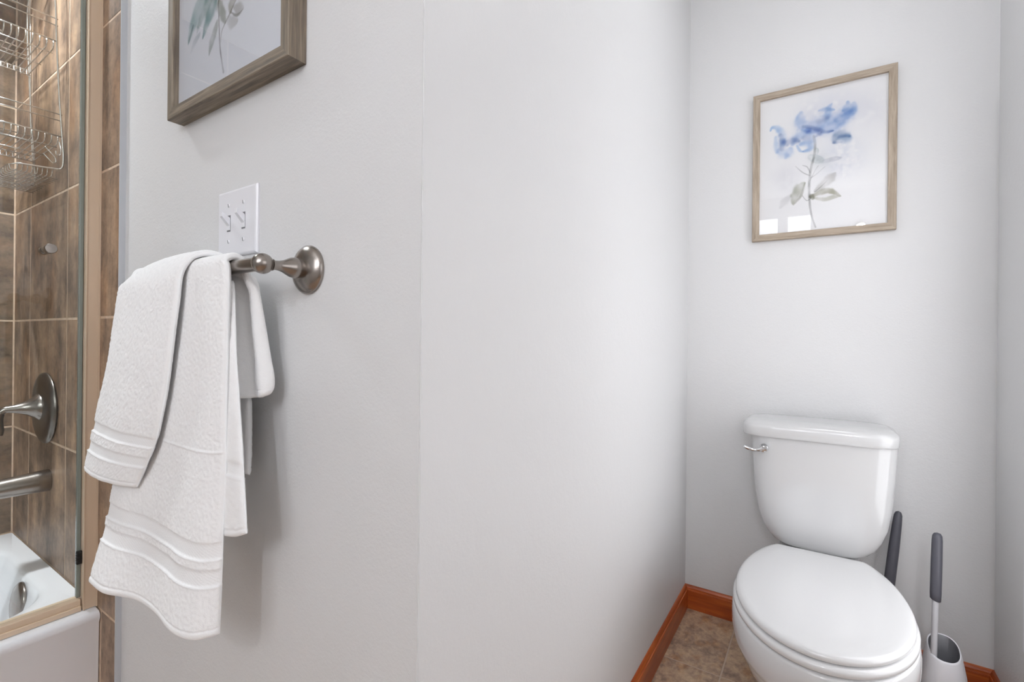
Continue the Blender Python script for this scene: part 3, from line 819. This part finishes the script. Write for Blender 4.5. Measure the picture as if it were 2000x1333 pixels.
STK([(440, 486), (490, 490), (545, 505), (590, 518), (635, 508)], [8, 12, 12, 10, 5], BD, .7, .5); STK([(540, 450), (570, 440), (600, 425)], [14, 18, 10], BD, .45, .7)
STK([(470, 520), (520, 515), (560, 530)], [10, 14, 10], (150, 172, 222), .6, .5); STK([(520, 550), (545, 535), (560, 520)], [4, 9, 4], BD, .5, .5)
STK([(218, 520), (228, 500), (262, 498), (292, 525), (305, 570), (302, 610)], [4, 8, 14, 20, 20, 14], BM, .75, .5); STK([(290, 545), (303, 590), (298, 630)], [12, 18, 14], BD, .7, .5)
STK([(255, 560), (258, 620), (265, 655)], [8, 14, 10], BM, .7, .6); STK([(280, 640), (310, 660), (345, 655), (360, 630)], [14, 26, 24, 12], BL, .6, .6); STK([(322, 690), (330, 670)], [8, 14], BM, .6, .6)
STK([(335, 605), (345, 585), (375, 578), (410, 580)], [10, 20, 22, 10], BD, .65, .6); STK([(370, 600), (390, 560), (440, 535), (490, 540), (505, 580)], [12, 22, 26, 24, 14], BL, .55, .6)
STK([(425, 600), (465, 585), (492, 600), (485, 630), (445, 645)], [12, 22, 22, 14, 6], BL, .6, .6); STK([(400, 610), (420, 640), (440, 645)], [6, 8, 4], BM, .6, .5); STK([(445, 560), (475, 560)], [14, 14], BD, .4, .7)
STK([(645, 585), (652, 550), (690, 530), (735, 540)], [8, 22, 26, 10], (86, 136, 186), .8, .5); STK([(680, 560), (720, 565), (740, 550)], [20, 22, 10], (110, 156, 200), .7, .5); STK([(640, 585), (690, 582)], [8, 4], BD, .5, .5)
WSH(530, 640, 16, 18, 0, (190, 204, 204), .8, .3, .4); WSH(530, 690, 30, 44, 60, (206, 216, 218), .8, .4, .5); WSH(640, 690, 60, 14, 4, (212, 214, 222), .8, .3, .5)
GY = (178, 176, 166)
STK([(510, 545), (520, 600), (512, 680), (494, 760), (484, 860), (488, 960), (500, 1050), (528, 1130)], [6, 7, 6, 7, 7, 6, 5, 4], (176, 176, 176), .75)
for pts in ([(488, 800), (440, 780), (392, 742)], [(490, 780), (470, 745), (440, 735)], [(492, 815), (530, 790), (585, 740)], [(490, 830), (520, 770), (542, 735)], [(500, 940), (470, 960), (440, 930)], [(520, 905), (560, 870), (600, 830)]):
    STK(pts, [3, 3, 2], (190, 190, 190), .7)
STK([(376, 985), (390, 930), (420, 880), (455, 845)], [4, 26, 26, 4], (176, 178, 160), .75); STK([(380, 990), (430, 930), (455, 848)], [3, 8, 3], (150, 150, 130), .5)
STK([(520, 900), (570, 860), (620, 815), (652, 778)], [5, 24, 26, 4], (204, 202, 198), .75)
STK([(495, 935), (560, 905), (620, 895), (685, 928)], [8, 16, 16, 4], (180, 178, 158), .8); STK([(510, 940), (580, 950), (640, 935), (680, 930)], [4, 12, 12, 3], (196, 196, 180), .7); STK([(500, 930), (508, 945)], [14, 10], (150, 150, 128), .8)
STK([(360, 930), (320, 970), (290, 1010)], [8, 24, 6], (224, 224, 224), .6)
picture('framed_blue_flower', 'blue watercolour flower print in a pale wood frame above the toilet', -.2095, .2015, 1.4060, 1.9350, YC-.0004, .0200, .0225, M['pale_wood_h'], M['pale_wood_v'], .007, art)

# -- eucalyptus leaves above the towel bar; study 1743 x 1333, scale 5.126, origin (300, 0)
YF_A = .4215; AX0, AX1, AZ0, AZ1 = -1.1120, -.6900, 1.4820, 2.0120; face_a = .0215
AW, AH = (AX1-AX0)-2*face_a, (AZ1-AZ0)-2*face_a
art = Art(AW, AH, 330, (226, 229, 236))
_c, _s = math.cos(R(33)), math.sin(R(33)); _r = R(.57)
def ap(X, Y):
    dx, dy = 300+X/5.126-1000, 659-Y/5.126
    u = (dx*math.cos(_r)-dy*math.sin(_r))/925; v = (dx*math.sin(_r)+dy*math.cos(_r))/925
    q = (YF_A+.011)/(_c+u*_s); x, z = (-_s+u*_c)*q, 1.05+v*q
    return ((x-AX0-face_a)/AW, (z-AZ0-face_a)/AH)
def STA(pts, wd, rgb, al=.7, soft=.3): art.stroke([ap(*p) for p in pts], [q/2100 for q in wd], rgb, al, soft)
G1, G2, G3, GG = (160, 190, 188), (128, 166, 164), (176, 196, 192), (176, 178, 166)
STA([(340, 445), (375, 290), (430, 130), (500, -60), (560, -220)], [6, 50, 80, 84, 30], G1, .85)
STA([(345, 430), (360, 370), (390, 260)], [5, 18, 12], (110, 140, 140), .6)
STA([(485, 385), (530, 220), (580, 80), (620, -90), (650, -220)], [6, 50, 66, 56, 16], G2, .85)
STA([(440, 260), (500, 120), (560, -40)], [20, 60, 50], G3, .7); STA([(430, 330), (460, 200), (500, 120)], [8, 40, 30], (214, 222, 222), .7)
STA([(365, 540), (400, 430), (450, 350)], [4, 34, 24], (212, 218, 222), .8)
STA([(548, 555), (575, 420), (610, 300), (632, 200)], [5, 40, 40, 8], (196, 200, 196), .85)
STA([(715, 225), (690, 150), (655, 60), (650, -10)], [6, 44, 44, 10], (166, 170, 156), .85)
STA([(765, 120), (770, 50), (800, -40), (830, -120)], [10, 40, 34, 8], (172, 166, 150), .85)
STA([(790, 60), (850, 80), (895, 75)], [10, 46, 5], (206, 204, 200), .85); STA([(770, 120), (830, 150), (890, 85)], [4, 12, 4], (160, 156, 150), .7)
STA([(735, 180), (780, 220), (830, 205)], [20, 50, 16], (214, 213, 210), .85)
STA([(645, -200), (645, 60), (650, 260), (662, 500), (693, 718)], [7, 7, 7, 9, 11], (164, 160, 164), .9)
STA([(665, 420), (680, 300), (740, 170), (780, 80), (835, -40)], [5, 6, 7, 7, 6], (180, 176, 172), .85)
# upper, unseen part of the spray
rs = random.Random(3)
for q in range(16):
    u0 = .42+rs.uniform(-.05, .05); v0 = .42+.028*q; sgn = -1 if q % 2 else 1; ln = rs.uniform(.16, .26)
    art.stroke([(u0, v0), (u0+sgn*ln*.5, v0+.02), (u0+sgn*ln, v0-.05)], [.005, .022, .002], rs.choice([G1, G2, G3, GG]), .8)
picture('framed_leaf_print', 'watercolour eucalyptus leaf print in a deep grey wood frame above the switch', AX0, AX1, AZ0, AZ1, YA-.0006, YA-.0006-YF_A, face_a, M['grey_wood_h'], M['grey_wood_v'], .0085, art)

# ------------------------------------------------------------------ toilet
toi = root('toilet', 'white two-piece toilet with closed lid in the alcove', 'toilet', (0, 0, 0))


def tring(z, hx_, yf, yb, n=5., cxx=.004): return sring(cxx, (yf+yb)/2, z, hx_, (yb-yf)/2, n, 72)


tr = [(.3860, .080, 1.775, 1.885, 3.2), (.3875, .100, 1.763, 1.893, 3.4), (.3925, .114, 1.754, 1.898, 3.6), (.4030, .129, 1.746, 1.902, 3.8), (.4220, .146, 1.741, 1.905, 4), (.4500, .160, 1.738, 1.907, 4.4), (.4900, .1725, 1.735, 1.909, 4.8),
      (.5500, .1815, 1.732, 1.911, 5), (.6400, .188, 1.729, 1.912, 5.2), (.7380, .1930, 1.7275, 1.913, 5.4)]
obj('tank', loft([tring(z, a, f, k_, n) for z, a, f, k_, n in tr]), M['porcelain'], toi, auto=50)
lr = [(.7385, .197, 1.7225, 1.915, 6), (.7390, .2035, 1.7165, 1.918, 6), (.7430, .2060, 1.7140, 1.919, 6), (.7660, .2070, 1.7130, 1.9195, 6), (.7740, .2055, 1.7150, 1.9190, 6), (.7810, .2000, 1.7210, 1.9170, 5.5), (.7860, .1910, 1.7310, 1.9130, 5), (.7885, .1780, 1.7450, 1.9070, 4.5), (.7895, .150, 1.77, 1.89, 4)]
obj('tank_lid', loft([tring(z, a, f, k_, n, -.008) for z, a, f, k_, n in lr]), M['porcelain'], toi, auto=50)
lev = obj('flush_lever', lathe(bmesh.new(), [(0, .0125), (.003, .0130), (.007, .0115), (.010, .0075), (.014, .0072), (.018, .0110), (.024, .0118), (.029, .0095), (.031, .0)], (-.1470, 1.7300, .7015), (0, -1, 0), 28), M['chrome'], toi, auto=50)
pts = smoothpath([(-.147, 1.708, .7015), (-.160, 1.706, .6975), (-.175, 1.705, .6955), (-.190, 1.705, .6985), (-.2045, 1.705, .7035)], 5)
b = tube(bmesh.new(), pts, [.0090-.0042*min(1, i/7)+(.0012 if i > 13 else 0)-(.003 if i == len(pts)-1 else 0) for i in range(len(pts))], 16)
obj('lever_arm', b, M['chrome'], lev)

SCX, SCY = .0035, 1.420


def seat_outline(z, grow=0., cnt=96, yback=1.688, ax=.1865, bf=.277, bb=.338):
    out = []
    for i in range(cnt):
        t = 2*math.pi*i/cnt; c, s = math.cos(t), math.sin(t)
        x = (ax+grow)*c; y = (bf+grow)*s if s < 0 else (bb+grow)*s
        yb = yback-SCY+grow
        if y > yb:
            y = yb if abs(x) < 1e-9 else yb
        out.append((SCX+x, SCY+y, z))
    return out


LZ = .0035
obj('seat_lid', loft([seat_outline(.4015, -.012), seat_outline(.4020, -.003), seat_outline(.4045, 0), seat_outline(.4110, 0), seat_outline(.4160, -.0030), seat_outline(.4190, -.0085), seat_outline(.4205, -.018), seat_outline(.4215, -.05), seat_outline(.4218, -.12)]), M['seat'], toi, auto=60)
def hollow(rings_o, rings_i):
    return loft(rings_o+rings_i+[rings_o[0]], False, False)
so = [seat_outline(.3790, -.008), seat_outline(.3795, .002), seat_outline(.3830, .0055), seat_outline(.3920, .0060), seat_outline(.3975, .0020), seat_outline(.3998, -.006)]
si = [seat_outline(.3998, -.055, yback=1.65), seat_outline(.3950, -.064, yback=1.64), seat_outline(.3810, -.064, yback=1.64)]
b = hollow(so, si); bmesh.ops.remove_doubles(b, verts=b.verts, dist=1e-6)
obj('seat_ring', b, M['seat'], toi, auto=70)
for x in (-.07, .077):
    obj('hinge', box(bmesh.new(), x-.018, x+.018, 1.6895, 1.716, .3795, .4000, .006, 3), M['seat'], toi)
# bowl: rim, a step in under it, then a foot
def bowl_ring(z, grow, sy=1., shift=0.):
    o_ = seat_outline(z, grow, yback=1.75, bb=.40); return [(SCX+(x-SCX), SCY+(y-SCY)*sy+shift, z_) for x, y, z_ in o_]
br = [bowl_ring(.3775, -.020), bowl_ring(.3782, -.004), bowl_ring(.3760, .0035), bowl_ring(.3700, .0065), bowl_ring(.350, .0085), bowl_ring(.330, .0085), bowl_ring(.308, .006), bowl_ring(.296, .0025), bowl_ring(.2925, -.0035),
      bowl_ring(.285, -.0065), bowl_ring(.25, -.020, 1, .004), bowl_ring(.20, -.048, .97, .02), bowl_ring(.15, -.075, .93, .05), bowl_ring(.10, -.092, .9, .08), bowl_ring(.05, -.098, .9, .09), bowl_ring(.015, -.092, .92, .09), bowl_ring(.0012, -.088, .93, .09)]
obj('bowl', loft(br), M['porcelain'], toi, auto=60)
obj('tank_deck', loft([sring(.002, 1.80, z, a, c_, 4, 48) for z, a, c_ in ((.25, .07, .09), (.33, .09, .10), (.350, .105, .108), (.3740, .108, .110), (.3795, .104, .106), (.3810, .09, .095))]), M['porcelain'], toi, auto=60)
obj('tank_gasket', loft([sring(.002, 1.83, z, .06, .04, 3, 32) for z in (.3811, .3858)]), M['black'], toi, auto=60)

# ------------------------------------------------------------------ toilet brush and plunger
tb = root('toilet_brush', 'toilet brush with grey grip standing in a white holder right of the toilet', 'toilet brush', (.292, 1.735, 0))


def hold_ring(z, rx, ry, tilt=0., cnt=48, n=2.3): return [(x, y, z+tilt*y) for x, y, _ in sring(0, 0, 0, rx, ry, n, cnt)]


to, ti = .62, .62
outer = [hold_ring(.0012, .050, .050), hold_ring(.006, .0545, .0545), hold_ring(.05, .0545, .0545), hold_ring(.10, .0515, .052), hold_ring(.15, .0465, .048), hold_ring(.185, .0405, .0435, .20), hold_ring(.205, .0365, .041, .40), hold_ring(.2110, .0345, .0395, .48)]
inner = [hold_ring(.2105, .0320, .0370, .48), hold_ring(.17, .034, .038, .2), hold_ring(.03, .042, .042)]
obj('holder', loft(outer), M['white_plastic2'], tb, auto=60)
tb.children[-1].data.materials.append(M['liner'])
hm = tb.children[-1]
# open the top: rebuild with an inner wall
me = hm.data; D.objects.remove(hm)
b = loft(outer+inner, True, True)
b.faces.ensure_lookup_table()
hm = obj('holder', b, [M['white_plastic2'], M['liner']], tb, auto=60)
for p in hm.data.polygons:
    if all((hm.data.vertices[v].index >= 48*8) for v in p.vertices): p.material_index = 1
pt = lambda z: (-.0235+.030*(z-.2), -.020+.030*(z-.2)/.34, z)
obj('rod', tube(bmesh.new(), [pt(.05), pt(.355)], .0072, 20), M['pale_plastic'], tb, auto=50)
gp = [(.339, .0100), (.341, .0118), (.36, .0125), (.44, .0125), (.50, .0118), (.512, .0108), (.518, .0075), (.520, .002)]
b = bmesh.new(); rings = []
for z, r_ in gp:
    c_ = pt(z); rings.append([(c_[0]+r_*math.cos(a), c_[1]+r_*.9*math.sin(a), z-(.003*math.cos(a) if z < .342 else 0)) for a in (2*math.pi*j/24 for j in range(24))])
obj('grip', loft(rings), M['grey_plastic'], tb, auto=60)
obj('brush_head', loft([[(pt(.1)[0]+r_*math.cos(a), -.03+r_*math.sin(a), z) for a in (2*math.pi*j/20 for j in range(20))] for z, r_ in ((.034, .012), (.045, .022), (.075, .022), (.085, .010))]), M['bristle'], tb)

pl = root('plunger', 'toilet plunger with dark grey handle standing behind the toilet tank', 'plunger', (.150, 1.850, 0))
# the long handle leans up to the right behind the tank
hp = [Vector((.018, .004, .115)), Vector((.0605, .041, .521))]
obj('cup', lathe(bmesh.new(), [(.0012, .055), (.006, .058), (.02, .060), (.045, .053), (.07, .036), (.09, .022), (.125, .015)], (0, 0, 0), (0, 0, 1), 40), M['grey_plastic'], pl, auto=60)
dirv = (hp[1]-hp[0]).normalized()
obj('rod', tube(bmesh.new(), [hp[0]-dirv*.005, hp[0]+dirv*.10], .0085, 18), M['pale_plastic'], pl)
rings = []
sx = Vector((1, .1, 0)); sy = dirv.cross(sx).normalized(); sx = sy.cross(dirv).normalized()
L_ = (hp[1]-hp[0]).length
for s_, a_, b2 in ((.06, .010, .008), (.065, .0135, .0098), (.16, .0150, .0105), (.30, .0140, .0105), (L_-.04, .0122, .0100), (L_-.012, .0105, .0092), (L_-.003, .0072, .0065), (L_, .002, .002)):
    c_ = hp[0]+dirv*s_; rings.append([c_+sx*a_*math.cos(t)+sy*b2*math.sin(t) for t in (2*math.pi*j/24 for j in range(24))])
obj('grip', loft(rings), M['grey_plastic'], pl, auto=60)
